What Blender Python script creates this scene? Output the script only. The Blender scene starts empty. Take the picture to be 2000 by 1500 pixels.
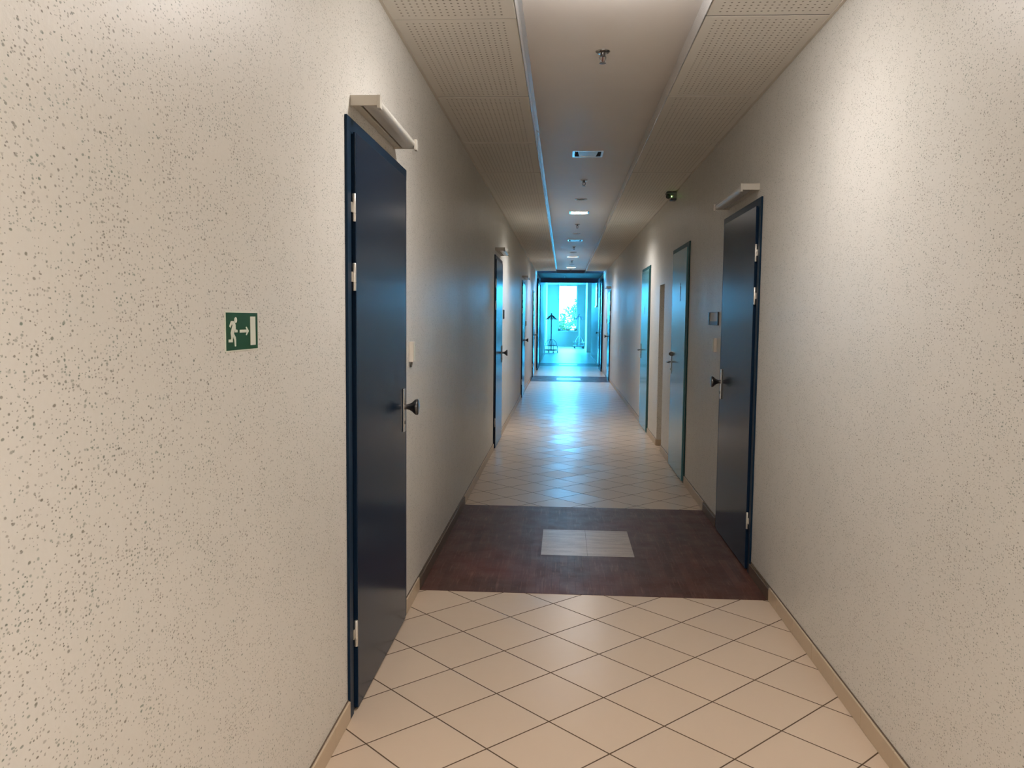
import bpy, bmesh, math, random
from mathutils import Vector, Matrix
random.seed(7)
S = bpy.context.scene
C = bpy.context.collection
PI = math.pi

# ------------------------------------------------------------------ camera
CAM_H = 1.5
cam_d = bpy.data.cameras.new('camera')
cam_d.sensor_width = 36.0
cam_d.lens = 1609.24 / 2000 * 36
cam_d.clip_start = 0.05
cam_d.clip_end = 400
cam = bpy.data.objects.new('camera', cam_d)
C.objects.link(cam)
rt = Vector((0.99801727, 0.06214122, 0.0100003))
up = Vector((-0.01488643, 0.07867117, 0.99678947))
fw = Vector((-0.06115498, 0.99496197, -0.07944025))
M = Matrix.Identity(4)
for i in range(3):
    M[i][0] = rt[i]; M[i][1] = up[i]; M[i][2] = -fw[i]
M.translation = Vector((0, 0, CAM_H))
cam.matrix_world = M
S.camera = cam

# ------------------------------------------------------------------ world, exposure, light levels
S.view_settings.view_transform = 'Standard'
S.view_settings.look = 'None'
S.view_settings.gamma = 1
S.view_settings.exposure = 0.45
S.view_settings.use_curve_mapping = False
S.cycles.use_denoising = True
S.cycles.max_bounces = 10
S.cycles.diffuse_bounces = 6
S.cycles.glossy_bounces = 5
S.cycles.transparent_max_bounces = 8
S.cycles.sample_clamp_indirect = 30
S.cycles.caustics_reflective = False
S.cycles.caustics_refractive = False

SKY_RGB = (0.045, 0.48, 1.0)
SKY_STRENGTH = 54.0
LAMP_RGB = (1.0, 0.965, 0.945)
LAMP_W = 110.0
W = bpy.data.worlds.new('daylight'); S.world = W
W.use_nodes = True
bg = W.node_tree.nodes['Background']
bg.inputs[0].default_value = (*SKY_RGB, 1)
bg.inputs[1].default_value = SKY_STRENGTH

# ------------------------------------------------------------------ measures (metres)
XL, XR = -0.78, 1.1304          # corridor walls
ZC = 2.806                      # underside of the perforated panels
ZM = 2.89                       # underside of the raised middle strip
MX0, MX1 = -0.223, 0.5916       # middle strip
YB = -7.0                       # behind the camera
YP = 23.85                      # end of the panelled ceiling
YT = 27.0                       # lintel
YE = 45.5                       # end wall
ZL = 3.36                       # ceiling of the far lobby
MIDX = 0.184

# ------------------------------------------------------------------ helpers
def setp(o, label=None, cat=None, group=None, kind=None):
    if label: o['label'] = label
    if cat: o['category'] = cat
    if group: o['group'] = group
    if kind: o['kind'] = kind
    return o

def empty(name, loc, label=None, cat=None, group=None, kind=None):
    o = bpy.data.objects.new(name, None); C.objects.link(o)
    o.location = loc; o.empty_display_size = 0.1
    return setp(o, label, cat, group, kind)

class MB:
    def __init__(self): self.bm = bmesh.new()
    def box(self, a, b, bevel=0.0, seg=2):
        a, b = Vector(a), Vector(b)
        lo = Vector((min(a[i], b[i]) for i in range(3))); hi = Vector((max(a[i], b[i]) for i in range(3)))
        r = bmesh.ops.create_cube(self.bm, size=1.0)
        vs = r['verts']
        bmesh.ops.scale(self.bm, vec=hi - lo, verts=vs)
        bmesh.ops.translate(self.bm, vec=(lo + hi) / 2, verts=vs)
        if bevel > 0:
            es = list({e for v in vs for e in v.link_edges})
            bmesh.ops.bevel(self.bm, geom=es, offset=bevel, segments=seg, profile=0.6, affect='EDGES')
        return self
    def quad(self, pts):
        vs = [self.bm.verts.new(p) for p in pts]
        self.bm.faces.new(vs); return self
    def prism(self, pts, vec):
        v0 = [self.bm.verts.new(p) for p in pts]
        v1 = [self.bm.verts.new(Vector(p) + Vector(vec)) for p in pts]
        n = len(pts)
        f0 = self.bm.faces.new(v0); f1 = self.bm.faces.new(v1[::-1])
        for i in range(n):
            self.bm.faces.new((v0[i], v1[i], v1[(i + 1) % n], v0[(i + 1) % n]))
        bmesh.ops.recalc_face_normals(self.bm, faces=self.bm.faces[:])
        return self
    def lathe(self, o, axis, prof, n=24, caps=True):
        """prof: (distance along axis, radius)"""
        o = Vector(o); ax = Vector(axis).normalized()
        t = Vector((0, 0, 1)) if abs(ax.z) < 0.9 else Vector((1, 0, 0))
        u = ax.cross(t).normalized(); v = ax.cross(u)
        rings = []
        for d, r in prof:
            rings.append([self.bm.verts.new(o + ax * d + (u * math.cos(2*PI*k/n) + v * math.sin(2*PI*k/n)) * max(r, 1e-5)) for k in range(n)])
        for a, b in zip(rings, rings[1:]):
            for k in range(n):
                self.bm.faces.new((a[k], a[(k+1) % n], b[(k+1) % n], b[k]))
        if caps:
            self.bm.faces.new(rings[0][::-1]); self.bm.faces.new(rings[-1])
        return self
    def cyl(self, a, b, r, n=16):
        a, b = Vector(a), Vector(b)
        return self.lathe(a, b - a, [(0, r), ((b - a).length, r)], n)
    def tube(self, pts, r, n=10):
        pts = [Vector(p) for p in pts]
        rings = []; prev = None
        for i, p in enumerate(pts):
            d = (pts[min(i+1, len(pts)-1)] - pts[max(i-1, 0)]).normalized()
            if prev is None:
                t = Vector((0, 0, 1)) if abs(d.z) < 0.9 else Vector((1, 0, 0))
                u = d.cross(t).normalized()
            else:
                u = (prev - d * prev.dot(d)).normalized()
            prev = u; v = d.cross(u)
            rr = r[i] if isinstance(r, (list, tuple)) else r
            rings.append([self.bm.verts.new(p + (u * math.cos(2*PI*k/n) + v * math.sin(2*PI*k/n)) * rr) for k in range(n)])
        for a, b in zip(rings, rings[1:]):
            for k in range(n):
                self.bm.faces.new((a[k], a[(k+1) % n], b[(k+1) % n], b[k]))
        self.bm.faces.new(rings[0][::-1]); self.bm.faces.new(rings[-1])
        return self
    def build(self, name, mat, parent=None, smooth=False):
        bmesh.ops.recalc_face_normals(self.bm, faces=self.bm.faces[:])
        me = bpy.data.meshes.new(name); self.bm.to_mesh(me); self.bm.free()
        if smooth:
            for p in me.polygons: p.use_smooth = True
            try: me.set_sharp_from_angle(angle=math.radians(40))
            except Exception: pass
        o = bpy.data.objects.new(name, me); C.objects.link(o)
        if mat: me.materials.append(mat)
        if parent:
            o.parent = parent
            me.transform(Matrix.Translation(-wloc(parent)))
        return o

def wloc(o):
    v = Vector((0, 0, 0))
    while o is not None:
        v += o.location; o = o.parent
    return v

def copy_tree(o, parent=None):
    c = o.copy(); C.objects.link(c); c.parent = parent
    for ch in list(o.children): copy_tree(ch, c)
    return c

# ------------------------------------------------------------------ node helpers
class NT:
    def __init__(self, name):
        self.m = bpy.data.materials.new(name); self.m.use_nodes = True
        self.t = self.m.node_tree; self.n = self.t.nodes; self.l = self.t.links
        self.b = self.n['Principled BSDF']
    def node(self, ty, **kw):
        nd = self.n.new(ty)
        for k, v in kw.items(): setattr(nd, k, v)
        return nd
    def link(self, a, b): self.l.new(a, b)
    def val(self, x, sock):
        if isinstance(x, (int, float, tuple)): sock.default_value = x
        else: self.link(x, sock)
    def math(self, op, a, b=0.0, c=None):
        nd = self.node('ShaderNodeMath', operation=op)
        self.val(a, nd.inputs[0]); self.val(b, nd.inputs[1])
        if c is not None: self.val(c, nd.inputs[2])
        return nd.outputs[0]
    def coords(self):
        # world position, so a pattern stays put on its surface wherever the object origin is
        g = self.node('ShaderNodeNewGeometry')
        s = self.node('ShaderNodeSeparateXYZ'); self.link(g.outputs['Position'], s.inputs[0])
        return g.outputs['Position'], s.outputs[0], s.outputs[1], s.outputs[2]
    def comb(self, x, y, z=0.0):
        c = self.node('ShaderNodeCombineXYZ')
        self.val(x, c.inputs[0]); self.val(y, c.inputs[1]); self.val(z, c.inputs[2])
        return c.outputs[0]
    def mix(self, f, a, b):
        nd = self.node('ShaderNodeMix', data_type='RGBA')
        self.val(f, nd.inputs[0])
        for k, x in ((6, a), (7, b)):
            if isinstance(x, tuple): nd.inputs[k].default_value = (*x[:3], 1)
            else: self.link(x, nd.inputs[k])
        return nd.outputs[2]
    def noise(self, vec, scale, detail=2.0, rough=0.5, dim='3D'):
        nd = self.node('ShaderNodeTexNoise', noise_dimensions=dim)
        if vec is not None: self.link(vec, nd.inputs['Vector'])
        nd.inputs['Scale'].default_value = scale; nd.inputs['Detail'].default_value = detail
        nd.inputs['Roughness'].default_value = rough
        return nd.outputs['Fac'], nd.outputs['Color']
    def ramp(self, f, a, b, lo=0.0, hi=1.0):
        nd = self.node('ShaderNodeMapRange', clamp=True)
        self.val(f, nd.inputs[0]); nd.inputs[1].default_value = a; nd.inputs[2].default_value = b
        nd.inputs[3].default_value = lo; nd.inputs[4].default_value = hi
        return nd.outputs[0]
    def bump(self, h, strength=0.3, dist=0.002, normal=None):
        nd = self.node('ShaderNodeBump')
        nd.inputs['Strength'].default_value = strength; nd.inputs['Distance'].default_value = dist
        self.link(h, nd.inputs['Height'])
        if normal is not None: self.link(normal, nd.inputs['Normal'])
        self.link(nd.outputs[0], self.b.inputs['Normal'])
        return nd.outputs[0]
    def base(self, c):
        if isinstance(c, tuple): self.b.inputs['Base Color'].default_value = (*c[:3], 1)
        else: self.link(c, self.b.inputs['Base Color'])
    def set(self, **kw):
        for k, v in kw.items():
            s = self.b.inputs[k.replace('_', ' ')]
            self.val(v, s)

def plain(name, rgb, rough=0.5, metal=0.0, var=0.06, scale=40, bump=0.0, coat=0.0):
    m = NT(name)
    pos, x, y, z = m.coords()
    f, _ = m.noise(pos, scale, 3)
    lo = tuple(max(0, c * (1 - var)) for c in rgb); hi = tuple(min(1, c * (1 + var)) for c in rgb)
    m.base(m.mix(f, lo, hi))
    m.set(Roughness=rough, Metallic=metal)
    if coat: m.b.inputs['Coat Weight'].default_value = coat; m.b.inputs['Coat Roughness'].default_value = 0.1
    if bump: m.bump(f, bump, 0.001)
    return m.m

def glow(name, rgb, strength):
    m = NT(name); m.base((0.8, 0.8, 0.8))
    m.b.inputs['Emission Color'].default_value = (*rgb, 1)
    m.b.inputs['Emission Strength'].default_value = strength
    return m.m

# --- wall: smooth plaster with dark flecks pressed into it
def wall_mat(dens=1.0):
    m = NT('flecked_plaster')
    pos, x, y, z = m.coords()
    _, nc = m.noise(pos, 55, 2)
    v = m.comb(m.math('MULTIPLY', m.math('ADD', x, y), 0.68), z)      # works for walls along y and across
    mx = m.node('ShaderNodeVectorMath', operation='MULTIPLY_ADD')
    m.link(nc, mx.inputs[0]); mx.inputs[1].default_value = (0.0060, 0.0055, 0); m.link(v, mx.inputs[2])
    patch, _ = m.noise(pos, 9.0, 2)
    patch = m.ramp(patch, 0.36, 0.60, 0.35, 1.0)
    mask = None; 
    for scale, rad, thr in ((88, 0.25, 0.46), (160, 0.33, 0.50), (48, 0.14, 0.20)):
        vo = m.node('ShaderNodeTexVoronoi', voronoi_dimensions='2D', feature='F1')
        vo.inputs['Scale'].default_value = scale
        m.link(mx.outputs[0], vo.inputs['Vector'])
        sep = m.node('ShaderNodeSeparateColor'); m.link(vo.outputs['Color'], sep.inputs[0])
        on = m.math('LESS_THAN', sep.outputs[0], m.math('MULTIPLY', patch, thr))
        r = m.math('MULTIPLY', m.math('ADD', m.math('MULTIPLY', sep.outputs[1], 0.8), 0.35), rad)
        k = m.math('MULTIPLY', m.ramp(m.math('DIVIDE', vo.outputs['Distance'], r), 0.55, 1.0, 1.0, 0.0), on)
        k = m.math('MULTIPLY', k, m.ramp(sep.outputs[2], 0, 1, 0.35, 1.0))
        mask = k if mask is None else m.math('MAXIMUM', mask, k)
    big, _ = m.noise(pos, 1.3, 3)
    base = m.mix(m.ramp(big, 0.3, 0.7), (0.635, 0.615, 0.567), (0.66, 0.636, 0.590))
    fine, _ = m.noise(pos, 90, 3)
    base = m.mix(m.math('MULTIPLY', fine, 0.18), base, (0.42, 0.38, 0.30))
    tint, _ = m.noise(pos, 14, 1)
    fl = m.mix(m.ramp(tint, 0.45, 0.62), (0.17, 0.15, 0.115), (0.13, 0.17, 0.13))
    m.base(m.mix(m.math('MULTIPLY', mask, 0.92), base, fl))
    m.set(Roughness=m.ramp(big, 0.3, 0.7, 0.36, 0.46))
    h1, _ = m.noise(pos, 120, 3)
    h2, _ = m.noise(pos, 6, 2)
    hh = m.math('ADD', m.math('ADD', m.math('MULTIPLY', h1, 0.5), m.math('MULTIPLY', h2, 0.9)), m.math('MULTIPLY', mask, -0.5))
    m.bump(hh, 0.42, 0.0016)
    return m.m

# --- floor: beige tiles laid on the diagonal
TILE, U0, V0 = 0.302, 2.683, 2.728
def tile_mat():
    m = NT('diagonal_tiles')
    pos, x, y, z = m.coords()
    r2 = 1 / math.sqrt(2)
    def g(a, off):
        t = m.math('DIVIDE', m.math('SUBTRACT', m.math('MULTIPLY', a, r2), off), TILE)
        fl = m.math('FLOOR', t); fr = m.math('SUBTRACT', t, fl)
        return fl, m.math('MINIMUM', fr, m.math('SUBTRACT', 1.0, fr)), fr
    iu, du, fu = g(m.math('ADD', x, y), U0)
    iv, dv, fv = g(m.math('SUBTRACT', y, x), V0)
    d = m.math('MINIMUM', du, dv)
    joint = m.ramp(d, 0.0065, 0.0125, 1.0, 0.0)
    wn = m.node('ShaderNodeTexWhiteNoise', noise_dimensions='2D'); m.link(m.comb(iu, iv), wn.inputs['Vector'])
    col = m.mix(wn.outputs['Value'], (0.535, 0.415, 0.305), (0.56, 0.435, 0.32))
    m.base(m.mix(joint, col, (0.10, 0.065, 0.04)))
    m.set(Roughness=m.math('ADD', 0.30, m.math('MULTIPLY', joint, 0.5)), Specular_IOR_Level=m.math('MULTIPLY', m.math('SUBTRACT', 1.0, joint), 0.85))
    # every tile leans a little, and is slightly pillowed
    wc = m.node('ShaderNodeSeparateColor'); m.link(wn.outputs['Color'], wc.inputs[0])
    lean = m.math('ADD', m.math('MULTIPLY', m.math('SUBTRACT', wc.outputs[0], 0.5), fu), m.math('MULTIPLY', m.math('SUBTRACT', wc.outputs[1], 0.5), fv))
    wavy, _ = m.noise(pos, 11, 2)
    h = m.math('ADD', m.math('MULTIPLY', lean, 1.0), m.math('MULTIPLY', wavy, 0.15))
    h = m.math('SUBTRACT', h, m.math('MULTIPLY', joint, 0.12))
    m.bump(h, 1.0, 0.010)
    return m.m

def parquet_mat():
    m = NT('dark_parquet')
    pos, x, y, z = m.coords()
    t = m.math('DIVIDE', x, 0.045); ix = m.math('FLOOR', t)
    w1 = m.node('ShaderNodeTexWhiteNoise', noise_dimensions='1D'); m.link(ix, w1.inputs['W'])
    ty = m.math('DIVIDE', m.math('ADD', y, w1.outputs['Value']), 0.55); iy = m.math('FLOOR', ty)
    w2 = m.node('ShaderNodeTexWhiteNoise', noise_dimensions='2D'); m.link(m.comb(ix, iy), w2.inputs['Vector'])
    fx = m.math('SUBTRACT', t, ix); fy = m.math('SUBTRACT', ty, iy)
    jx = m.math('MINIMUM', fx, m.math('SUBTRACT', 1.0, fx)); jy = m.math('MULTIPLY', m.math('MINIMUM', fy, m.math('SUBTRACT', 1.0, fy)), 7)
    joint = m.ramp(m.math('MINIMUM', jx, jy), 0.0, 0.03, 1.0, 0.0)
    gr, _ = m.noise(m.comb(m.math('MULTIPLY', x, 90), m.math('MULTIPLY', y, 5), w2.outputs['Value']), 1.0, 4, 0.6)
    c = m.mix(m.ramp(w2.outputs['Value'], 0.0, 1.0, 0.1, 0.7), (0.050, 0.019, 0.013), (0.105, 0.043, 0.030))
    patch, _ = m.noise(pos, 1.4, 2)
    c = m.mix(m.ramp(patch, 0.50, 0.66, 0, 0.6), c, (0.12, 0.032, 0.025))
    c = m.mix(m.ramp(gr, 0.55, 0.75, 0, 0.5), c, (0.25, 0.13, 0.10))
    m.base(m.mix(m.math('MULTIPLY', joint, 0.6), c, (0.03, 0.014, 0.01)))
    ro, _ = m.noise(pos, 6, 4, 0.65)
    m.set(Roughness=m.ramp(ro, 0.3, 0.7, 0.33, 0.5), Specular_IOR_Level=0.16)
    m.bump(m.math('SUBTRACT', m.math('MULTIPLY', gr, 0.3), joint), 0.2, 0.001)
    return m.m

def stone_mat():
    m = NT('stone_inlay_tile')
    pos, x, y, z = m.coords()
    v1, _ = m.noise(m.comb(m.math('MULTIPLY', x, 3), m.math('MULTIPLY', y, 12)), 1.6, 5, 0.65)
    c = m.mix(m.ramp(v1, 0.35, 0.65), (0.30, 0.235, 0.19), (0.47, 0.39, 0.325))
    sp, _ = m.noise(pos, 60, 2)
    m.base(m.mix(m.ramp(sp, 0.6, 0.75, 0, 0.5), c, (0.6, 0.52, 0.45)))
    m.set(Roughness=0.32)
    m.bump(v1, 0.1, 0.001)
    return m.m

def panel_mat():
    # perforated plaster panels; holes on a 29 mm grid, blank border at each panel edge
    m = NT('perforated_panel')
    tc = m.node('ShaderNodeTexCoord')
    s = m.node('ShaderNodeSeparateXYZ'); m.link(tc.outputs['Object'], s.inputs[0])
    x, y = s.outputs[0], s.outputs[1]
    p = 0.0288
    def cell(a, p):
        t = m.math('DIVIDE', a, p); return m.math('SUBTRACT', m.math('SUBTRACT', t, m.math('FLOOR', t)), 0.5)
    fx, fy = cell(x, p), cell(y, 0.0335)
    d = m.math('SQRT', m.math('ADD', m.math('MULTIPLY', fx, fx), m.math('MULTIPLY', fy, fy)))
    hole = m.ramp(d, 0.13, 0.19, 1.0, 0.0)
    at = m.node('ShaderNodeAttribute', attribute_type='OBJECT', attribute_name='["half_x"]')
    at2 = m.node('ShaderNodeAttribute', attribute_type='OBJECT', attribute_name='["half_y"]')
    ix = m.math('LESS_THAN', m.math('ABSOLUTE', x), at.outputs['Fac'])
    iy = m.math('LESS_THAN', m.math('ABSOLUTE', y), at2.outputs['Fac'])
    hole = m.math('MULTIPLY', hole, m.math('MULTIPLY', ix, iy))
    pos = m.coords()[0]
    n, _ = m.noise(pos, 2.5, 3)
    c = m.mix(n, (0.72, 0.69, 0.635), (0.75, 0.72, 0.665))
    m.base(m.mix(hole, c, (0.27, 0.24, 0.20)))
    m.set(Roughness=0.6)
    m.bump(m.math('MULTIPLY', hole, -1.0), 0.6, 0.004)
    return m.m

M_WALL = wall_mat()
M_TILE = tile_mat()
M_WOOD = parquet_mat()
M_STONE = stone_mat()
M_PANEL = panel_mat()
M_CEIL = plain('white_ceiling_paint', (0.80, 0.745, 0.69), 0.46, 0, 0.03, 3)
M_CEIL.node_tree.nodes['Principled BSDF'].inputs['Specular IOR Level'].default_value = 0.3
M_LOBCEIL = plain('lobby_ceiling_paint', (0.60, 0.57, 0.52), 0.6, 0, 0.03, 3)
M_BEAM = plain('grey_blue_paint', (0.07, 0.075, 0.12), 0.45, 0, 0.05, 5)
M_TRIM = plain('white_metal_trim', (0.70, 0.70, 0.70), 0.18, 0.6, 0.1, 60)
M_BASE = plain('beige_skirting_tile', (0.50, 0.39, 0.27), 0.38, 0, 0.08, 8)
M_BASEWOOD = plain('dark_skirting_wood', (0.10, 0.066, 0.042), 0.42, 0, 0.2, 30)
M_NAVY = plain('navy_door_paint', (0.006, 0.017, 0.038), 0.21, 0, 0.06, 3)
M_NAVY.node_tree.nodes['Principled BSDF'].inputs['Specular IOR Level'].default_value = 0.12
M_NAVYF = plain('navy_frame_paint', (0.007, 0.022, 0.045), 0.35, 0, 0.06, 3)
M_BLACK = plain('gap_shade_black', (0.006, 0.010, 0.016), 0.6)  # near-black that stands in for shade inside narrow gaps
M_TEAL = plain('teal_door_paint', (0.085, 0.24, 0.26), 0.26, 0, 0.05, 3, 0, 0.4)
M_TEALF = plain('dark_teal_frame', (0.015, 0.07, 0.075), 0.4, 0, 0.06, 3)
for _m in (M_NAVYF, M_TEALF): _m.node_tree.nodes['Principled BSDF'].inputs['Specular IOR Level'].default_value = 0.1
M_CHROME = plain('brushed_steel', (0.58, 0.57, 0.55), 0.25, 1.0, 0.08, 90)
M_HINGE = plain('satin_nickel', (0.66, 0.62, 0.56), 0.35, 0.8, 0.08, 90)
M_KNOB = plain('dark_pewter', (0.16, 0.15, 0.145), 0.28, 0.9, 0.08, 60)
M_PLASTIC = plain('cream_plastic', (0.60, 0.55, 0.48), 0.4, 0, 0.03, 20)
M_LAMPHS = plain('lamp_housing_enamel', (0.52, 0.49, 0.43), 0.4, 0, 0.03, 20)
M_DIFF = plain('frosted_diffuser', (0.56, 0.54, 0.49), 0.3, 0, 0.03, 20)
M_DARKPL = plain('black_plastic', (0.02, 0.02, 0.022), 0.35, 0, 0.1, 40)
M_GREEN = plain('safety_green', (0.006, 0.062, 0.022), 0.35, 0, 0.12, 25)
M_SIGNW = plain('sign_white', (0.62, 0.64, 0.55), 0.45, 0, 0.04, 25)
M_LITDIFF = glow('lit_diffuser', (1.0, 0.93, 0.85), 30.0)
M_LED = glow('green_led', (0.35, 1.0, 0.15), 6.0)
M_GREYBOX = plain('grey_sensor_plastic', (0.13, 0.125, 0.11), 0.4, 0, 0.05, 30)
M_RACK = plain('grey_tube_steel', (0.18, 0.22, 0.26), 0.35, 0.6, 0.1, 30)
M_RACKDK = plain('dark_rack_plastic', (0.05, 0.04, 0.06), 0.4, 0, 0.1, 30)
M_POT1 = plain('grey_green_pot', (0.16, 0.17, 0.16), 0.6, 0, 0.1, 30)
M_POT2 = plain('terracotta_pot', (0.42, 0.27, 0.20), 0.6, 0, 0.1, 30)
M_SOIL = plain('pot_soil', (0.05, 0.035, 0.025), 0.9, 0, 0.3, 80)
M_LEAF = plain('leaf_green', (0.045, 0.065, 0.018), 0.5, 0, 0.4, 6)
M_BARK = plain('bark', (0.14, 0.10, 0.07), 0.8, 0, 0.2, 20, 0.4)
M_GRASS = plain('grass_ground', (0.16, 0.24, 0.09), 0.9, 0, 0.3, 1)
M_WFRAME = plain('white_window_frame', (0.70, 0.70, 0.68), 0.35, 0, 0.03, 20)
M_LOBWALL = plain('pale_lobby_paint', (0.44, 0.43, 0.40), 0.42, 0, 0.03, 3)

def glass_mat():
    m = NT('window_glass')
    m.n.remove(m.b)
    tr = m.node('ShaderNodeBsdfTransparent'); gl = m.node('ShaderNodeBsdfGlossy')
    tr.inputs[0].default_value = (0.93, 0.98, 0.98, 1); gl.inputs['Roughness'].default_value = 0.03
    fr = m.node('ShaderNodeFresnel'); fr.inputs[0].default_value = 1.45
    mx = m.node('ShaderNodeMixShader')
    m.link(fr.outputs[0], mx.inputs[0]); m.link(tr.outputs[0], mx.inputs[1]); m.link(gl.outputs[0], mx.inputs[2])
    m.link(mx.outputs[0], m.n['Material Output'].inputs[0])
    return m.m
M_GLASS = glass_mat()

# ================================================================== THE SETTING
# floor (one slab; strips of parquet lie flush on it)
setp(MB().box((-3.2, YB, -0.2), (3.2, YE + 0.3, 0)).build('floor', M_TILE), kind='structure')
def strip(y0, y1, px0, px1, py0, py1, n):
    s = empty('floor', (0, (y0+y1)/2, 0), kind='structure')
    e = 0.0015
    b = MB()
    for x0, x1, a, c in ((XL, px0, y0, y1), (px1, XR, y0, y1), (px0, px1, y0, py0), (px0, px1, py1, y1)):
        b.box((x0, a, -0.05), (x1, c, e))
    b.build('parquet_strip', M_WOOD, s)
    w = (px1 - px0) / 2; d = (py1 - py0) / 2
    for i in range(2):
        for j in range(2):
            MB().box((px0 + i*w + 0.0012, py0 + j*d + 0.0006, -0.05), (px0 + (i+1)*w - 0.0012, py0 + (j+1)*d - 0.0006, e)).build('stone_tile', M_STONE, s)
    MB().box((px0, py0, -0.05), (px1, py1, e - 0.0008)).build('tile_joint', M_BASEWOOD, s)
strip(4.405, 6.50, -0.122, 0.472, 5.146, 5.785, 0)
strip(19.70, 21.60, -0.15, 0.45, 20.25, 20.95, 1)
strip(26.25, 28.0, -0.12, 0.47, 26.8, 27.45, 2)

# side walls.  Right wall has an open niche between the two teal doors.
NY0, NY1, NZ = 9.40, 9.86, 1.905
TH = 0.35
setp(MB().box((XL - TH, YB, 0), (XL, YT, 3.5)).build('wall_left', M_WALL), kind='structure')
w = MB()
w.box((XR, YB, 0), (XR + TH, NY0, 3.5)); w.box((XR, NY1, 0), (XR + TH, YT, 3.5))
w.box((XR, NY0, NZ), (XR + TH, NY1, 3.5)); w.box((XR + 0.26, NY0, 0), (XR + TH, NY1, NZ))
setp(w.build('wall_right', M_WALL), kind='structure')
setp(MB().box((XL - TH, YB - 0.2, 0), (XR + TH, YB, 3.5)).build('wall_back', M_WALL), kind='structure')

# ceiling: middle strip with openings for the square lights
SQ = 0.118
LIGHT_Y = [(-4.42, True), (-0.58, True), (3.26, True), (7.10, False), (10.95, True), (14.80, False), (18.65, True), (22.50, True)]
b = MB(); ycur = YB
for ly, on in LIGHT_Y:
    b.box((MX0 - 0.05, ycur, ZM), (MX1 + 0.05, ly - SQ, ZM + 0.02))
    b.box((MX0 - 0.05, ly - SQ, ZM), (MIDX - SQ, ly + SQ, ZM + 0.02))
    b.box((MIDX + SQ, ly - SQ, ZM), (MX1 + 0.05, ly + SQ, ZM + 0.02))
    ycur = ly + SQ
b.box((MX0 - 0.05, ycur, ZM), (MX1 + 0.05, YP, ZM + 0.02))
ceil = setp(b.build('ceiling', M_CEIL), kind='structure')
setp(MB().box((XL - TH, YB, 3.30), (XR + TH, YP, 3.34)).build('ceiling', M_CEIL), kind='structure')   # slab above
# metal trims on both inner edges of the panels and along the walls
t = MB()
t.box((MX0, YB, ZC), (MX0 + 0.004, YP, ZM)).box((MX0, YB, ZM - 0.006), (MX0 + 0.022, YP, ZM - 0.0005))
setp(t.build('trim_1', M_TRIM), kind='structure')
setp(MB().box((MX1 - 0.004, YB, ZC), (MX1, YP, ZM)).build('trim_2', M_TRIM), kind='structure')
setp(MB().box((XL, YB, ZC - 0.004), (XL + 0.014, YP, ZC + 0.012)).build('trim_3', M_PLASTIC), kind='structure')
setp(MB().box((XR - 0.014, YB, ZC - 0.004), (XR, YP, ZC + 0.012)).build('trim_4', M_PLASTIC), kind='structure')
PL, PO = 1.2745, 3.712
def panels(x0, x1):
    cx = (x0 + x1) / 2
    me = None; first = None
    hx, hy = (x1 - x0)/2 - 0.002, PL/2 - 0.0048
    bm = MB().box((-hx, -hy, 0), (hx, hy, 0.018), 0.0015, 1)
    proto = bm.build('ceiling_panel', M_PANEL)
    nx = math.floor((2*hx - 0.036) / 0.0288 / 2); ny = math.floor((2*hy - 0.036) / 0.0335 / 2)
    proto['half_x'] = nx * 0.0288; proto['half_y'] = ny * 0.0335
    k0 = math.floor((YB - PO) / PL) + 1
    k = k0
    while PO + (k + 1) * PL < YP + 0.2:
        o = proto if first is None else proto.copy()
        if first is not None: C.objects.link(o)
        first = o
        o.parent = ceil
        rx = random.uniform(-0.0016, 0.0016)
        o.location = (cx, PO + (k + 0.5) * PL, ZC + random.uniform(0, 0.0015))
        o.rotation_euler = (rx, 0, 0)
        k += 1
panels(XL, MX0); panels(MX1, XR)
b = MB()   # black bars added in the panel joints, standing in for their shade
for k in range(-8, 17):
    yj = PO + k * PL
    if YB < yj < YP:
        b.box((XL, yj - 0.0046, ZC + 0.003), (MX0 - 0.001, yj + 0.0046, ZC + 0.03)).box((MX1 + 0.001, yj - 0.0046, ZC + 0.003), (XR, yj + 0.0046, ZC + 0.03))
b.build('joint_shade_bars', M_BLACK, ceil)

# bulkhead between the panelled ceiling and the lintel, lintel, then the high lobby
b = MB().box((XL, YP, ZC), (XR, YT, ZC + 0.1)).box((XL, YP, ZC), (XR, YP + 0.02, ZM + 0.1))
setp(b.build('ceiling', M_BEAM), kind='structure')
setp(MB().box((XL, YT, 2.672), (XR, YT + 0.14, 3.5), 0.004, 1).build('trim_5', plain('navy_lintel_paint', (0.035, 0.085, 0.15), 0.35)), kind='structure')
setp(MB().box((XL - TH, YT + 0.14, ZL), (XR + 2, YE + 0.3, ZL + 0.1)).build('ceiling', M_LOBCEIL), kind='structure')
b = MB()
b.box((-0.25, YE - 6, ZL - 0.05), (-0.225, YE, ZL)).box((0.70, YE - 6, ZL - 0.05), (0.725, YE, ZL))
setp(b.build('trim_6', M_TRIM), kind='structure')
setp(MB().box((XL - TH, YT, 3.45), (XR + 2, YT + 0.14, 3.9)).build('wall_lintel', M_BEAM), kind='structure')
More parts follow.
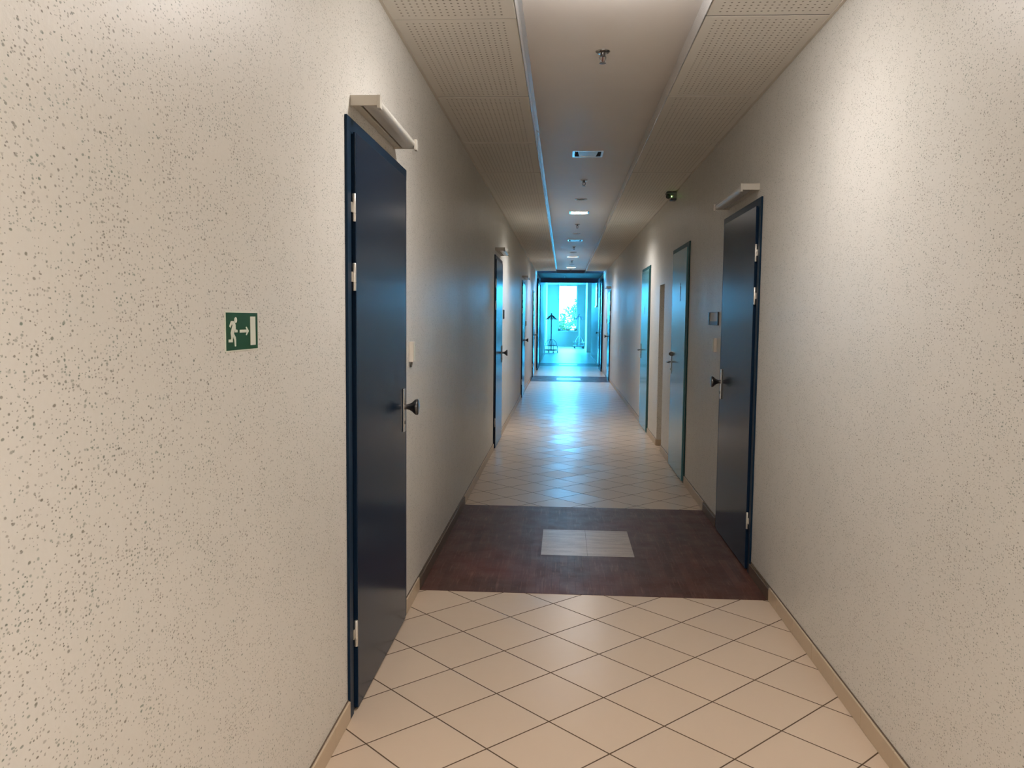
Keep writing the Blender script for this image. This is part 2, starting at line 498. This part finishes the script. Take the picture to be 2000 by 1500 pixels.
# lobby walls; side windows near the end
LX = -0.87; RX = 1.19
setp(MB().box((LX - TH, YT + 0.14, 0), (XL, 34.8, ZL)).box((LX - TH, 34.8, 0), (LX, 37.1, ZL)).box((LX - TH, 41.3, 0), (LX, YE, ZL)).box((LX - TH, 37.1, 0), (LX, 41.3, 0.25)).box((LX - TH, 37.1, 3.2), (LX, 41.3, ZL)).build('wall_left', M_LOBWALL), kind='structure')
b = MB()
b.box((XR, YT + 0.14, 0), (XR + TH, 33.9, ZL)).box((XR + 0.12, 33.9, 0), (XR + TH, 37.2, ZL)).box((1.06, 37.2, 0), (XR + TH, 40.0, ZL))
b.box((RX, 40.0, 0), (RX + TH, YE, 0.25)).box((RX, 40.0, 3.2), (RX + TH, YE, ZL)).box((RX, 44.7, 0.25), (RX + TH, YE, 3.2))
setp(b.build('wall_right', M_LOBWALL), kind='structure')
WX0, WX1, WZ0, WZ1 = -0.29, 0.75, 0.83, 3.345
b = MB()
b.box((LX - TH, YE, 0), (WX0, YE + 0.3, ZL + 0.1)).box((WX1, YE, 0), (RX + TH, YE + 0.3, ZL + 0.1)).box((WX0, YE, 0), (WX1, YE + 0.3, WZ0)).box((WX0, YE, WZ1), (WX1, YE + 0.3, ZL + 0.1))
setp(b.build('wall_end', M_LOBWALL), kind='structure')

def window(name, o, ax, a0, a1, z0, z1, depth, mull=()):
    """ax 'x' : window in a wall across the corridor; 'y' : in a side wall"""
    def P3(a, d, z): return (a, o + d, z) if ax == 'x' else (o + d, a, z)
    root = empty(name, P3((a0+a1)/2, depth/2, z0), kind='structure')
    f = MB(); q = 0.05
    f.box(P3(a0, depth, z0), P3(a0+q, depth+0.06*(1 if depth > 0 else -1), z1), 0.004, 1)
    f.box(P3(a1-q, depth, z0), P3(a1, depth+0.06*(1 if depth > 0 else -1), z1), 0.004, 1)
    f.box(P3(a0+q, depth, z0), P3(a1-q, depth+0.058*(1 if depth > 0 else -1), z0+q), 0.004, 1)
    f.box(P3(a0+q, depth, z1-q), P3(a1-q, depth+0.058*(1 if depth > 0 else -1), z1), 0.004, 1)
    for mm in mull:
        f.box(P3(mm-0.03, depth, z0), P3(mm+0.03, depth+0.05*(1 if depth > 0 else -1), z1), 0.004, 1)
    f.build('window_frame', M_WFRAME, root)
    s = 0.03 * (1 if depth > 0 else -1)
    MB().box(P3(a0+q, depth+s-0.004, z0+q), P3(a1-q, depth+s+0.004, z1-q)).build('window_pane', M_GLASS, root)
    return root
w1 = window('window_1', YE, 'x', WX0, WX1, WZ0, WZ1, 0.16)
MB().box((WX0 - 0.02, YE - 0.045, WZ0 - 0.03), (WX1 + 0.02, YE + 0.16, WZ0), 0.004, 1).build('window_sill', M_WFRAME, w1)
window('window_2', LX, 'y', 37.1, 41.3, 0.25, 3.2, -0.2, (38.5, 39.9))
window('window_3', RX, 'y', 40.0, 44.7, 0.25, 3.2, 0.2, (41.5, 43.1))
def portal(loc, rot, sx, sy):
    l = bpy.data.lights.new('daylight_portal', 'AREA'); l.shape = 'RECTANGLE'; l.size = sx; l.size_y = sy
    l.cycles.is_portal = True
    o = bpy.data.objects.new('daylight_portal', l); C.objects.link(o); o.location = loc; o.rotation_euler = rot
portal(((WX0+WX1)/2, YE + 0.31, (WZ0+WZ1)/2), (-PI/2, 0, 0), WX1-WX0, WZ1-WZ0)
portal((LX - TH - 0.01, 39.2, 1.72), (0, -PI/2, 0), 2.95, 4.2)
portal((RX + TH + 0.01, 42.35, 1.72), (0, PI/2, 0), 2.95, 4.7)

# skirting: tile pieces 0.30 long, dark wood along the parquet
def skirting(side, name):
    xw, s = (XL, 1) if side < 0 else (XR, -1)
    doors = DOORS_L if side < 0 else DOORS_R
    gaps = sorted([(y, y + 1.12) for y in doors] + ([(NY0, NY1)] if side > 0 else []))
    root = empty(name, (xw, 8, 0), kind='structure')
    def runs(a, c):
        out = []; cur = a
        for g0, g1 in gaps:
            if g1 <= cur or g0 >= c: continue
            if g0 > cur: out.append((cur, g0))
            cur = max(cur, g1)
        if cur < c: out.append((cur, c))
        return out
    b = MB()
    for a, c in ((YB, 4.40), (6.50, 19.70), (21.6, 26.25)):
        for r0, r1 in runs(a, c):
            y = r0
            while y < r1 - 0.01:
                e = min(r1, (math.floor(y / 0.302 + 1e-6) + 1) * 0.302)
                if e - y > 0.012: b.box((xw, y + 0.0008, 0), (xw + s*0.011, e - 0.0008, 0.074), 0.0016, 1)
                y = e
    if side > 0:   # the skirting turns into the niche
        b.box((XR, NY1 - 0.011, 0), (XR + 0.26, NY1, 0.074))
        b.box((XR, NY0, 0), (XR + 0.26, NY0 + 0.011, 0.074))
    b.build('skirting_tiles', M_BASE, root)
    b = MB()
    for a, c in ((4.40, 6.50), (19.70, 21.6), (26.25, 27.0)):
        for r0, r1 in runs(a, c):
            b.box((xw, r0, 0), (xw + s*0.013, r1, 0.066), 0.002, 1)
    b.build('skirting_wood', M_BASEWOOD, root)
    b = MB()
    for r0, r1 in runs(YB, 26.9):
        b.box((xw, r0, 0.074), (xw + s*0.004, r1, 0.078))
    b.build('sealant_line', M_BASEWOOD, root)
DOORS_L = [2.92, 9.26, 15.35, 20.85]
DOORS_R = [4.86, 7.56, 10.90, 19.98, 25.35]
skirting(-1, 'baseboard_left'); skirting(1, 'baseboard_right')
b = MB().box((XL, YT + 0.14, 0), (XL + 0.011, 34.8, 0.074))
setp(b.build('baseboard_lobby_left', M_BASE), kind='structure')
setp(MB().box((XR - 0.011, YT + 0.14, 0), (XR, 33.9, 0.074)).box((1.05, 37.19, 0), (1.06, 40.0, 0.074)).build('baseboard_lobby_right', M_BASE), kind='structure')

# ================================================================== DOORS
def door(name, side, y0, style, label, knob=True, W_=1.10, top=2.21):
    """y0: near edge of the frame on the wall; the leaf hangs on its near side"""
    xw, s = (XL, 1) if side < 0 else (XR, -1)
    mf, ml = (M_NAVYF, M_NAVY) if style == 'navy' else (M_TEALF, M_TEAL)
    root = empty(name, (xw, y0, 0), label, 'door', None, 'structure')
    X = lambda d: xw + s*d
    f = MB(); fw_ = 0.052
    f.box((X(0), y0, 0), (X(0.010), y0 + fw_, top), 0.0015, 1)
    f.box((X(0), y0 + W_ - fw_, 0), (X(0.010), y0 + W_, top), 0.0015, 1)
    f.box((X(0), y0 - 0.0006, top - fw_), (X(0.0106), y0 + W_ + 0.0006, top + 0.0006), 0.0015, 1)
    f.build('door_frame', mf, root)
    MB().box((X(0), y0 + fw_, 0), (X(0.003), y0 + W_ - fw_, top - fw_)).build('rebate_shade', M_BLACK, root)  # black plate paints the shaded groove between frame and leaf
    l0, l1 = y0 + 0.078, y0 + W_ - 0.075
    if y0 == 2.92: l1 = 3.945
    lt = top - 0.044
    MB().box((X(0.003), l0, 0.012), (X(0.020), l1, lt), 0.003, 2).build('door_leaf', ml, root)
    if style == 'navy':
        for z0, z1 in ((1.845, 1.945), (1.595, 1.695), (0.258, 0.358)):
            h = MB()
            yh = l0 - 0.011
            h.lathe((X(0.016), yh, z0), (0, 0, 1), [(0, 0.0065), (0.028, 0.0072), (0.0285, 0.006), (0.030, 0.006), (0.0305, 0.0072), (0.098, 0.0072), (0.100, 0.0055)], 14)
            ho = h.build('hinge', M_HINGE, root, True)
            MB().box((X(0.010), yh - 0.022, z0 + 0.032), (X(0.013), yh - 0.006, z0 + 0.068)).build('hinge_plate', M_HINGE, ho)
    # long plate with knob or lever
    yk = l1 - 0.055; zk = 1.072
    p = MB().box((X(0.020), yk - 0.020, zk - 0.120), (X(0.028), yk + 0.020, zk + 0.088), 0.0025, 2)
    po = p.build('handle_plate', M_CHROME, root)
    MB().cyl((X(0.028), yk, zk - 0.075), (X(0.0295), yk, zk - 0.075), 0.009).build('keyhole', M_DARKPL, po)
    if knob:
        k = MB().lathe((X(0.028), yk, zk), (s, 0, 0), [(0, 0.014), (0.010, 0.012), (0.022, 0.015), (0.036, 0.023), (0.046, 0.033), (0.052, 0.0375), (0.058, 0.0385), (0.063, 0.037), (0.065, 0.033)], 28)
        k.build('door_knob', M_KNOB, root, True)
    else:
        k = MB().tube([(X(0.028), yk, zk), (X(0.060), yk, zk), (X(0.068), yk - 0.010, zk), (X(0.068), yk - 0.120, zk), (X(0.060), yk - 0.130, zk)], 0.0085, 10)
        k.build('door_lever', M_KNOB, root, True)
    return root

door('door_1', -1, 2.92, 'navy', 'navy blue door on the left wall nearest the camera')
door('door_2', -1, 9.26, 'navy', 'second navy door along the left wall')
door('door_3', -1, 15.35, 'navy', 'third navy door along the left wall, shining with window light')
door('door_4', -1, 20.85, 'navy', 'farthest navy door on the left wall')
door('door_5', 1, 4.86, 'navy', 'navy blue door on the right wall nearest the camera')
d6 = door('door_6', 1, 7.56, 'teal', 'nearer pale teal door on the right wall, with a round lock above its lever', False)
d7 = door('door_7', 1, 10.90, 'teal', 'farther pale teal door on the right wall, beyond the open niche', False)
door('door_8', 1, 19.98, 'navy', 'navy door on the right wall beyond both teal doors')
door('door_9', 1, 25.35, 'navy', 'farthest narrow navy door on the right wall beside the lintel', True)
# round lock and little printed marks on the teal doors
MB().lathe((XR - 0.020, 8.50, 1.155), (-1, 0, 0), [(0, 0.024), (0.014, 0.022), (0.03, 0.012), (0.032, 0.008)], 20).build('round_lock', M_KNOB, d6, True)
M_MARK = plain('reddish_grey_print', (0.20, 0.13, 0.15), 0.5)
def marks(dr, y, z, k):
    b = MB()
    x = XR - 0.0203
    b.cyl((x, y, z + 0.075*k), (x - 0.0006, y, z + 0.075*k), 0.013*k, 16)
    b.prism([(x, y-0.028*k, z+0.055*k), (x, y+0.028*k, z+0.055*k), (x, y+0.016*k, z-0.02*k), (x, y-0.016*k, z-0.02*k)], (-0.0006, 0, 0))
    b.box((x, y-0.012*k, z-0.02*k), (x-0.0006, y-0.003*k, z-0.085*k)); b.box((x, y+0.003*k, z-0.02*k), (x-0.0006, y+0.012*k, z-0.085*k))
    b.build('pictogram', M_MARK, dr)
marks(d6, 7.99, 1.765, 1.0); marks(d7, 11.45, 1.63, 0.6)

# tall glazed panels in the dark portal between bulkhead and lintel
def side_leaf(name, side, y0, y1, label):
    xw, s = (XL, 1) if side < 0 else (XR, -1)
    root = empty(name, (xw, y0, 0), label, 'door', None, 'structure')
    X = lambda d: xw + s*d
    b = MB()
    b.box((X(0), y0, 0.0), (X(0.045), y0 + 0.07, 2.66), 0.003, 1)
    b.box((X(0), y1 - 0.30, 0.0), (X(0.045), y1, 2.66), 0.003, 1)
    b.box((X(0), y0 + 0.07, 2.56), (X(0.045), y1 - 0.30, 2.66)); b.box((X(0), y0 + 0.07, 0.0), (X(0.045), y1 - 0.30, 0.12))
    b.build('door_frame', M_NAVYF, root)
    MB().box((X(0.004), y0 + 0.07, 0.12), (X(0.028), y1 - 0.30, 2.56)).build('glass_panel', M_NAVY, root)
side_leaf('door_10', -1, 23.95, 26.6, 'tall dark framed door leaf folded back against the left wall by the lintel')
side_leaf('door_11', 1, 23.75, 25.25, 'tall shining door leaf folded back against the right wall by the lintel')

# ================================================================== CEILING FITTINGS
def square_light(y, on, label):
    root = empty('ceiling_light', (MIDX, y, ZM), label, 'ceiling light', 'square recessed lights along the middle of the ceiling')
    f = MB(); a, c = SQ + 0.010, SQ - 0.008
    for x0, x1, y0, y1 in ((-a, -c, -a, a), (c, a, -a, a), (-c, c, -a, -c), (-c, c, c, a)):
        f.box((MIDX + x0, y + y0, ZM - 0.006), (MIDX + x1, y + y1, ZM))
    f.build('light_rim', M_TRIM, root)
    g = MB()   # tapered reflector going up
    lo = SQ - 0.008; hi = SQ - 0.045; zt = ZM + 0.055
    cs = [(-1, -1), (1, -1), (1, 1), (-1, 1)]
    for i in range(4):
        p, q = cs[i], cs[(i+1) % 4]
        g.quad([(MIDX + p[0]*lo, y + p[1]*lo, ZM), (MIDX + q[0]*lo, y + q[1]*lo, ZM), (MIDX + q[0]*hi, y + q[1]*hi, zt), (MIDX + p[0]*hi, y + p[1]*hi, zt)])
    g.build('light_reflector', M_CHROME if on else M_DARKPL, root)
    dz = 0.012 if on else 0.03
    k = lo - (lo - hi) * dz / 0.055
    if on: MB().box((MIDX - k, y - k, ZM + dz), (MIDX + k, y + k, ZM + dz + 0.006)).build('light_diffuser', M_LITDIFF, root)
    else: MB().prism([(MIDX - 0.085, y - c, ZM - 0.003), (MIDX + 0.085, y - c, ZM - 0.003), (MIDX + 0.070, y + c, ZM - 0.003), (MIDX - 0.070, y + c, ZM - 0.003)], (0, 0, 0.005)).build('light_diffuser', M_DIFF, root)
    if on:
        l = bpy.data.lights.new('lamp_glow', 'SPOT'); l.energy = LAMP_W * (1.9 if y < 0 else 0.50 if y < 4 else 1.2 if y < 12 else 0.9); l.color = LAMP_RGB
        l.spot_size = math.radians(155 if y < 4 else 150); l.spot_blend = 0.8 if y < 4 else 0.7; l.shadow_soft_size = 0.09
        o = bpy.data.objects.new('lamp_glow', l); C.objects.link(o); o.parent = root; o.location = (0, 0, -0.012)
        if y > 4: return
        l2 = bpy.data.lights.new('added_fill', 'POINT'); l2.energy = LAMP_W * (0.14 if y < 4 else 0.02); l2.color = LAMP_RGB; l2.shadow_soft_size = 0.06  # extra point light, added to brighten the ceiling around the near fixtures
        o2 = bpy.data.objects.new('added_fill', l2); C.objects.link(o2); o2.parent = root; o2.location = (0, 0, -0.09)
LL = {-4.42: 'lit square ceiling light far behind the photographer', -0.58: 'lit square ceiling light just behind the photographer',
      3.26: 'lit square ceiling light over the nearest navy door, at the top edge of the view', 7.10: 'unlit square ceiling light nearest the camera, with pale rim and dark sides',
      10.95: 'brightest nearest lit square light in the middle of the ceiling', 14.80: 'farther unlit square ceiling light between two lit ones',
      18.65: 'second lit square ceiling light in view', 22.50: 'farthest lit square ceiling light before the dark lintel'}
for y, on in LIGHT_Y: square_light(y, on, LL[y])

def sprinkler():
    z = ZM; x, y = MIDX, 0
    root = empty('sprinkler', (x, y, z))
    MB().lathe((x, y, z), (0, 0, -1), [(0, 0.038), (0.003, 0.038), (0.010, 0.030), (0.012, 0.016)], 28).build('flange', M_CHROME, root, True)
    MB().lathe((x, y, z - 0.012), (0, 0, -1), [(0, 0.013), (0.014, 0.013), (0.016, 0.008)], 16).build('body', M_KNOB, root, True)
    b = MB()
    for sg in (-1, 1):
        b.tube([(x + sg*0.010, y, z - 0.022), (x + sg*0.016, y, z - 0.032), (x + sg*0.015, y, z - 0.045), (x + sg*0.004, y, z - 0.058)], 0.0028, 8)
    b.build('yoke', M_KNOB, root, True)
    MB().cyl((x, y, z - 0.026), (x, y, z - 0.056), 0.0026, 8).build('glass_bulb', plain('bulb_red', (0.12, 0.03, 0.02), 0.2), root, True)
    MB().lathe((x, y, z - 0.058), (0, 0, -1), [(0, 0.006), (0.002, 0.018), (0.004, 0.018), (0.005, 0.004)], 18).build('deflector', M_KNOB, root, True)
    return root
sp = sprinkler()
SPL = ['chrome ceiling sprinkler nearest the camera', 'chrome sprinkler just beyond the nearest unlit square light', 'sprinkler right behind the nearest lit square light',
       'sprinkler between the farther unlit square light and the second lit one', 'small sprinkler just past the second lit square light', 'farthest sprinkler at the end of the raised strip']
for i, y in enumerate([4.43, 8.42, 12.3, 16.1, 19.95, 23.5]):
    o = sp if i == 0 else copy_tree(sp)
    o.location = (MIDX, y, ZM)
    setp(o, SPL[i], 'sprinkler', 'sprinklers along the middle of the ceiling')
# two more beneath the dark bulkhead
o = copy_tree(sp); o.location = (0.02, 25.3, ZC)
setp(o, 'sprinkler under the dark ceiling just before the lintel', 'sprinkler', 'sprinklers along the middle of the ceiling')

def round_fitting():
    root = empty('round_spot', (MIDX, 0, ZM))
    MB().lathe((MIDX, 0, ZM), (0, 0, -1), [(0, 0.072), (0.004, 0.071), (0.008, 0.060), (0.005, 0.050), (0.0005, 0.048)], 32, False).build('spot_ring', M_CHROME, root, True)
    MB().lathe((MIDX, 0, ZM), (0, 0, -1), [(0.0, 0.050), (0.0012, 0.050)], 32).build('spot_lens', M_GREYBOX, root)
    return root
rf = round_fitting()
RL = ['unlit round ceiling spot just before the nearest lit square light', 'unlit round ceiling spot before the farther unlit square light', 'unlit round ceiling spot before the second lit square light', 'unlit round ceiling spot before the farthest lit square light']
for i, y in enumerate([9.75, 13.65, 17.45, 21.3]):
    o = rf if i == 0 else copy_tree(rf)
    o.location = (MIDX, y, ZM)
    setp(o, RL[i], 'ceiling spot', 'unlit round spots along the middle of the ceiling')

# ================================================================== WALL FITTINGS
def wall_lamp(side, y0, y1, label):
    xw, s = (XL, 1) if side < 0 else (XR, -1)
    X = lambda d: xw + s*d
    z0, z1 = 2.256, 2.297
    root = empty('wall_lamp', (xw, (y0+y1)/2, z0), label, 'wall lamp', 'unlit tube lamps above the navy doors')
    MB().box((X(0), y0 + 0.012, z0 + 0.010), (X(0.030), y1 - 0.012, z1 - 0.002), 0.002, 1).build('back_plate', M_LAMPHS, root)
    MB().box((X(0.030), y0 + 0.012, z0 + 0.018), (X(0.044), y1 - 0.012, z1 - 0.004)).build('dark_groove', M_BASEWOOD, root)
    d = MB(); n = 10; pts = []
    for k in range(n + 1):
        a = -PI/2 + PI * k / n
        pts.append((X(0.074 + 0.030 * math.cos(a)), y0 + 0.012, (z0+z1)/2 + 0.003 + 0.0185 * math.sin(a)))
    pts.append((X(0.044), y0 + 0.012, z1)); pts.append((X(0.044), y0 + 0.012, z0 + 0.006))
    d.prism(pts, (0, y1 - y0 - 0.024, 0)).build('tube_cover', M_DIFF, root, True)
    for ya, yb in ((y0, y0 + 0.012), (y1 - 0.012, y1)):
        e = MB()
        e.box((X(0), ya, z0 + 0.004), (X(0.110), yb, z1), 0.0015, 1)
        yl = (ya, ya + 0.030) if ya == y0 else (yb - 0.030, yb)
        e.box((X(0.098), yl[0] - 0.0008, z0 - 0.006), (X(0.1108), yl[1] + 0.0008, z1 + 0.0006), 0.0015, 1)
        e.build('end_cap', M_LAMPHS, root)
wall_lamp(-1, 3.00, 3.77, 'unlit tube lamp above the nearest navy door on the left')
wall_lamp(1, 4.95, 5.85, 'unlit tube lamp above the nearest navy door on the right')
wall_lamp(-1, 9.35, 10.15, 'unlit tube lamp above the second navy door on the left')
wall_lamp(-1, 15.45, 16.3, 'unlit tube lamp above the third navy door on the left')
wall_lamp(1, 20.1, 20.95, 'small unlit tube lamp above the far navy door on the right')

# exit sign sticker
sg = empty('exit_sign', (XL, 1.96, 1.416), 'green and white emergency exit sign with a running figure, arrow and door', 'exit sign')
MB().box((XL, 1.861, 1.4150), (XL + 0.0015, 2.066, 1.5105)).build('sign_border', M_SIGNW, sg)
MB().box((XL, 1.8645, 1.4180), (XL + 0.0019, 2.0615, 1.5070)).build('sign_panel', M_GREEN, sg)
def spoly(pts, name):
    MB().prism([(XL + 0.0019, a, z) for a, z in pts], (0.0004, 0, 0)).build(name, M_SIGNW, sg)
b = MB(); hd = [(XL + 0.0019, 1.9205 + 0.0085*math.cos(2*PI*k/24), 1.4893 + 0.0068*math.sin(2*PI*k/24)) for k in range(24)]
b.prism(hd, (0.0004, 0, 0)); b.prism([(XL + 0.0019, a, z) for a, z in
    [(1.892, 1.487), (1.908, 1.487), (1.915, 1.483), (1.9195, 1.478), (1.920, 1.467), (1.931, 1.466), (1.931, 1.460), (1.914, 1.460), (1.913, 1.466), (1.909, 1.457),
     (1.919, 1.449), (1.921, 1.443), (1.921, 1.427), (1.913, 1.427), (1.911, 1.442), (1.902, 1.451), (1.901, 1.437), (1.877, 1.4375), (1.877, 1.444), (1.892, 1.444),
     (1.893, 1.448), (1.890, 1.459), (1.893, 1.465), (1.901, 1.477), (1.898, 1.480), (1.888, 1.471), (1.882, 1.475), (1.885, 1.479)]], (0.0004, 0, 0))
b.build('running_figure', M_SIGNW, sg)
spoly([(1.944, 1.466), (1.987, 1.466), (1.982, 1.472), (1.988, 1.473), (2.002, 1.4625), (1.988, 1.452), (1.982, 1.453), (1.987, 1.459), (1.944, 1.459)], 'arrow')
spoly([(2.012, 1.498), (2.046, 1.498), (2.046, 1.427), (2.012, 1.427)], 'door_symbol')

# card readers beside the near doors
def reader(side, y, z, label, nub=True):
    xw, s = (XL, 1) if side < 0 else (XR, -1)
    X = lambda d: xw + s*d
    root = empty('card_reader', (xw, y, z), label, 'card reader', 'slim cream card readers beside the door handles')
    MB().box((X(0), y - 0.035, z - 0.052), (X(0.022), y + 0.035, z + 0.052), 0.004, 2).build('reader_case', M_PLASTIC, root)
    MB().box((X(0.022), y - 0.012, z - 0.046), (X(0.0235), y + 0.020, z + 0.046), 0.0005, 1).build('reader_face', M_SIGNW, root)
    if nub:
        MB().cyl((X(0.010), y - 0.004, z - 0.052), (X(0.006), y - 0.004, z - 0.078), 0.0055, 10).build('cable_stub', M_GREYBOX, root)
reader(-1, 4.17, 1.325, 'cream card reader beside the nearest navy door on the left')
reader(1, 6.19, 1.318, 'cream card reader between the near right navy door and the name plate', False)
reader(-1, 17.0, 1.40, 'tiny bright card reader beside the third left navy door', False)
reader(1, 21.5, 1.46, 'tiny card reader just beyond the far right navy door', False)

def plate(side, y0, y1, z0, z1, label, dark):
    xw, s = (XL, 1) if side < 0 else (XR, -1)
    X = lambda d: xw + s*d
    root = empty('name_plate', (xw, (y0+y1)/2, z0), label, 'name plate')
    b = MB(); k = 0.006; w_ = 0.05 if not dark else 0.01
    b.box((X(0), y0, z0), (X(0.010), y0 + 0.02, z1)).box((X(0), y1 - w_, z0), (X(0.010), y1, z1))
    b.box((X(0), y0, z0), (X(0.0095), y1, z0 + k)).box((X(0), y0, z1 - 0.003), (X(0.0095), y1, z1))
    b.build('plate_frame', M_DARKPL, root)
    MB().box((X(0), y0 + 0.02, z0 + k), (X(0.004), y1 - w_, z1 - 0.003)).build('insert_card', M_DARKPL if dark else M_LAMPHS, root)
    if not dark:
        MB().box((X(0.004), y0 + 0.02, z0 + k), (X(0.0055), y1 - w_, z0 + 0.030)).build('blue_strip', plain('blue_label', (0.05, 0.14, 0.26), 0.4), root)
plate(1, 6.10, 6.50, 1.463, 1.562, 'dark framed name plate on the right wall beyond the near navy door', False)
plate(-1, 10.62, 10.78, 1.49, 1.61, 'small dark name plate beside the second left navy door', True)

# motion sensor under the ceiling at the right wall
ms = empty('motion_sensor', (XR, 8.62, ZC), 'small grey sensor with a green light high on the right wall', 'motion sensor')
MB().box((XR - 0.030, 8.60, 2.735), (XR, 8.70, ZC - 0.006), 0.004, 2).build('mounting_bracket', M_GREYBOX, ms)
MB().box((XR - 0.105, 8.59, 2.778), (XR - 0.012, 8.68, ZC - 0.010), 0.004, 2).build('sensor_body', M_GREYBOX, ms)
MB().lathe((XR - 0.082, 8.62, 2.757), (-0.15, -1, -0.25), [(-0.02, 0.024), (0.02, 0.024), (0.032, 0.017), (0.036, 0.006)], 18).build('sensor_head', M_DARKPL, ms, True)
MB().box((XR - 0.060, 8.58, 2.715), (XR - 0.002, 8.68, 2.735), 0.003, 1).build('lower_tray', M_DARKPL, ms)
MB().lathe((XR - 0.052, 8.578, 2.750), (0, -1, 0), [(0, 0.006), (0.003, 0.005), (0.005, 0.002)], 12).build('status_light', M_LED, ms)

# pale strip hanging beyond the lintel at the right wall
sl = empty('wall_strip', (1.07, 28.3, 2.0), 'narrow pale vertical strip on the right wall just past the lintel', 'wall strip')
MB().box((XR - 0.03, 27.9, 1.96), (XR, 28.9, 3.1), 0.004, 2).build('strip_body', M_TRIM, sl)
MB().box((XR - 0.05, 27.9, 1.90), (XR, 28.9, 1.96), 0.004, 2).build('strip_foot', M_TRIM, sl)

# ================================================================== COAT STANDS
def coat_stand():
    root = empty('coat_stand', (0, 0, 0))
    MB().cyl((0, 0, 0.10), (0, 0, 1.66), 0.024, 14).build('pole', M_RACK, root, True)
    h = MB().lathe((0, 0, 1.60), (0, 0, 1), [(0, 0.026), (0.02, 0.045), (0.06, 0.045), (0.10, 0.02), (0.12, 0.035), (0.15, 0.02)], 16)
    h.build('head', M_RACKDK, root, True)
    for k in range(8):
        a = 2*PI*k/8 + 0.2
        c, s_ = math.cos(a), math.sin(a)
        MB().tube([(c*0.03, s_*0.03, 1.64), (c*0.10, s_*0.10, 1.60), (c*0.20, s_*0.20, 1.50), (c*0.25, s_*0.25, 1.47), (c*0.275, s_*0.275, 1.50)], [0.016, 0.020, 0.017, 0.012, 0.010], 8).build('hook', M_RACKDK, root, True)
    for k in range(2):
        a = PI*k/2 + 0.35; pts = []
        for i in range(17):
            t = PI * i / 16
            pts.append((0.30*math.cos(t)*math.cos(a), 0.30*math.cos(t)*math.sin(a), 0.10 + 0.50*math.sin(t)**0.8))
        MB().tube(pts, 0.013, 8).build('base_arch', M_RACK, root, True)
    for z in (0.14, 0.32):
        MB().tube([(0.29*math.cos(2*PI*i/32), 0.29*math.sin(2*PI*i/32), z) for i in range(33)], 0.009, 8).build('base_ring', M_RACK, root, True)
    MB().lathe((0, 0, 0.11), (0, 0, 1), [(0, 0.285), (0.02, 0.285)], 32).build('drip_tray', M_RACK, root, True)
    for k in range(4):
        a = PI*k/2 + 0.35
        x, y = 0.30*math.cos(a), 0.30*math.sin(a)
        cst = MB().cyl((x, y, 0.05), (x, y, 0.11), 0.012, 10).cyl((x - 0.02, y, 0.038), (x + 0.02, y, 0.038), 0.038, 14)
        cst.build('caster', M_RACKDK, root, True)
    return root
cs = coat_stand(); cs.location = (-0.525, 36.3, 0)
setp(cs, 'coat stand on casters with drooping arms, left of the far window', 'coat stand', 'coat stands at the end of the corridor')
c2 = copy_tree(cs); c2.location = (0.80, 42.3, 0); c2.rotation_euler = (0, 0, 0.5)
setp(c2, 'paler coat stand on casters, right of the far window', 'coat stand', 'coat stands at the end of the corridor')

# pots on the window sill
def pot(x, m_, label):
    root = empty('flower_pot', (x, YE + 0.055, WZ0), label, 'flower pot', 'flower pots on the far window sill')
    MB().lathe((x, YE + 0.055, WZ0), (0, 0, 1), [(0, 0.055), (0.10, 0.078), (0.10, 0.088), (0.13, 0.090), (0.13, 0.078), (0.12, 0.076)], 24).build('pot_body', m_, root, True)
    MB().cyl((x, YE + 0.055, WZ0 + 0.115), (x, YE + 0.055, WZ0 + 0.124), 0.074, 20).build('soil', M_SOIL, root)
pot(-0.175, M_POT1, 'dark grey flower pot at the left end of the far window sill')
pot(0.235, M_POT2, 'brownish flower pot in the middle of the far window sill')
pot(0.665, M_POT2, 'brownish flower pot at the right end of the far window sill')

# ================================================================== OUTSIDE
setp(MB().box((-60, YE + 1.0, -4.2), (60, 160, -4.0)).build('ground', M_GRASS), kind='structure')
def tree(x, y, z0, r, h, n, label, seed):
    random.seed(seed)
    root = empty('tree', (x, y, z0), label, 'tree', 'trees outside the far window')
    cz = z0 + h - r
    b = MB()
    b.tube([(x, y, z0), (x + 0.1, y, z0 + h*0.3), (x - 0.05, y + 0.1, cz)], [0.2, 0.15, 0.09], 10)
    for k in range(6):
        a = k * 1.05
        b.tube([(x, y, z0 + h*0.35), (x + 0.4*r*math.cos(a), y + 0.4*r*math.sin(a), cz - 0.2*r), (x + 0.8*r*math.cos(a), y + 0.8*r*math.sin(a), cz + 0.3*r)], [0.07, 0.05, 0.02], 6)
    b.build('trunk', M_BARK, root, True)
    f = MB()
    blobs = [(random.gauss(0, 0.45)*r, random.gauss(0, 0.4)*r, random.gauss(0, 0.45)*r, r*random.uniform(0.22, 0.4)) for _ in range(16)]
    for k in range(n):
        bx, by, bz, br = random.choice(blobs)
        d = Vector((random.gauss(0, 1), random.gauss(0, 1), random.gauss(0, 1))).normalized() * br * random.uniform(0.5, 1.0)
        c = Vector((x + bx, y + by, cz + bz)) + d
        u = Vector((random.gauss(0, 1), random.gauss(0, 1), random.gauss(0, 1))).normalized()
        v = u.cross(Vector((random.gauss(0, 1), random.gauss(0, 1), random.gauss(0, 1)))).normalized()
        s_ = random.uniform(0.06, 0.11)
        f.quad([c - u*s_*1.6, c + v*s_*0.6, c + u*s_*1.6, c - v*s_*0.6])
    f.build('foliage', M_LEAF, root)
tree(-1.1, 56.0, -4.0, 2.1, 6.7, 4200, 'leafy tree outside the far window, at its left', 3)
tree(1.3, 60.0, -4.0, 1.9, 6.0, 3200, 'leafy tree outside the far window, at its right', 5)
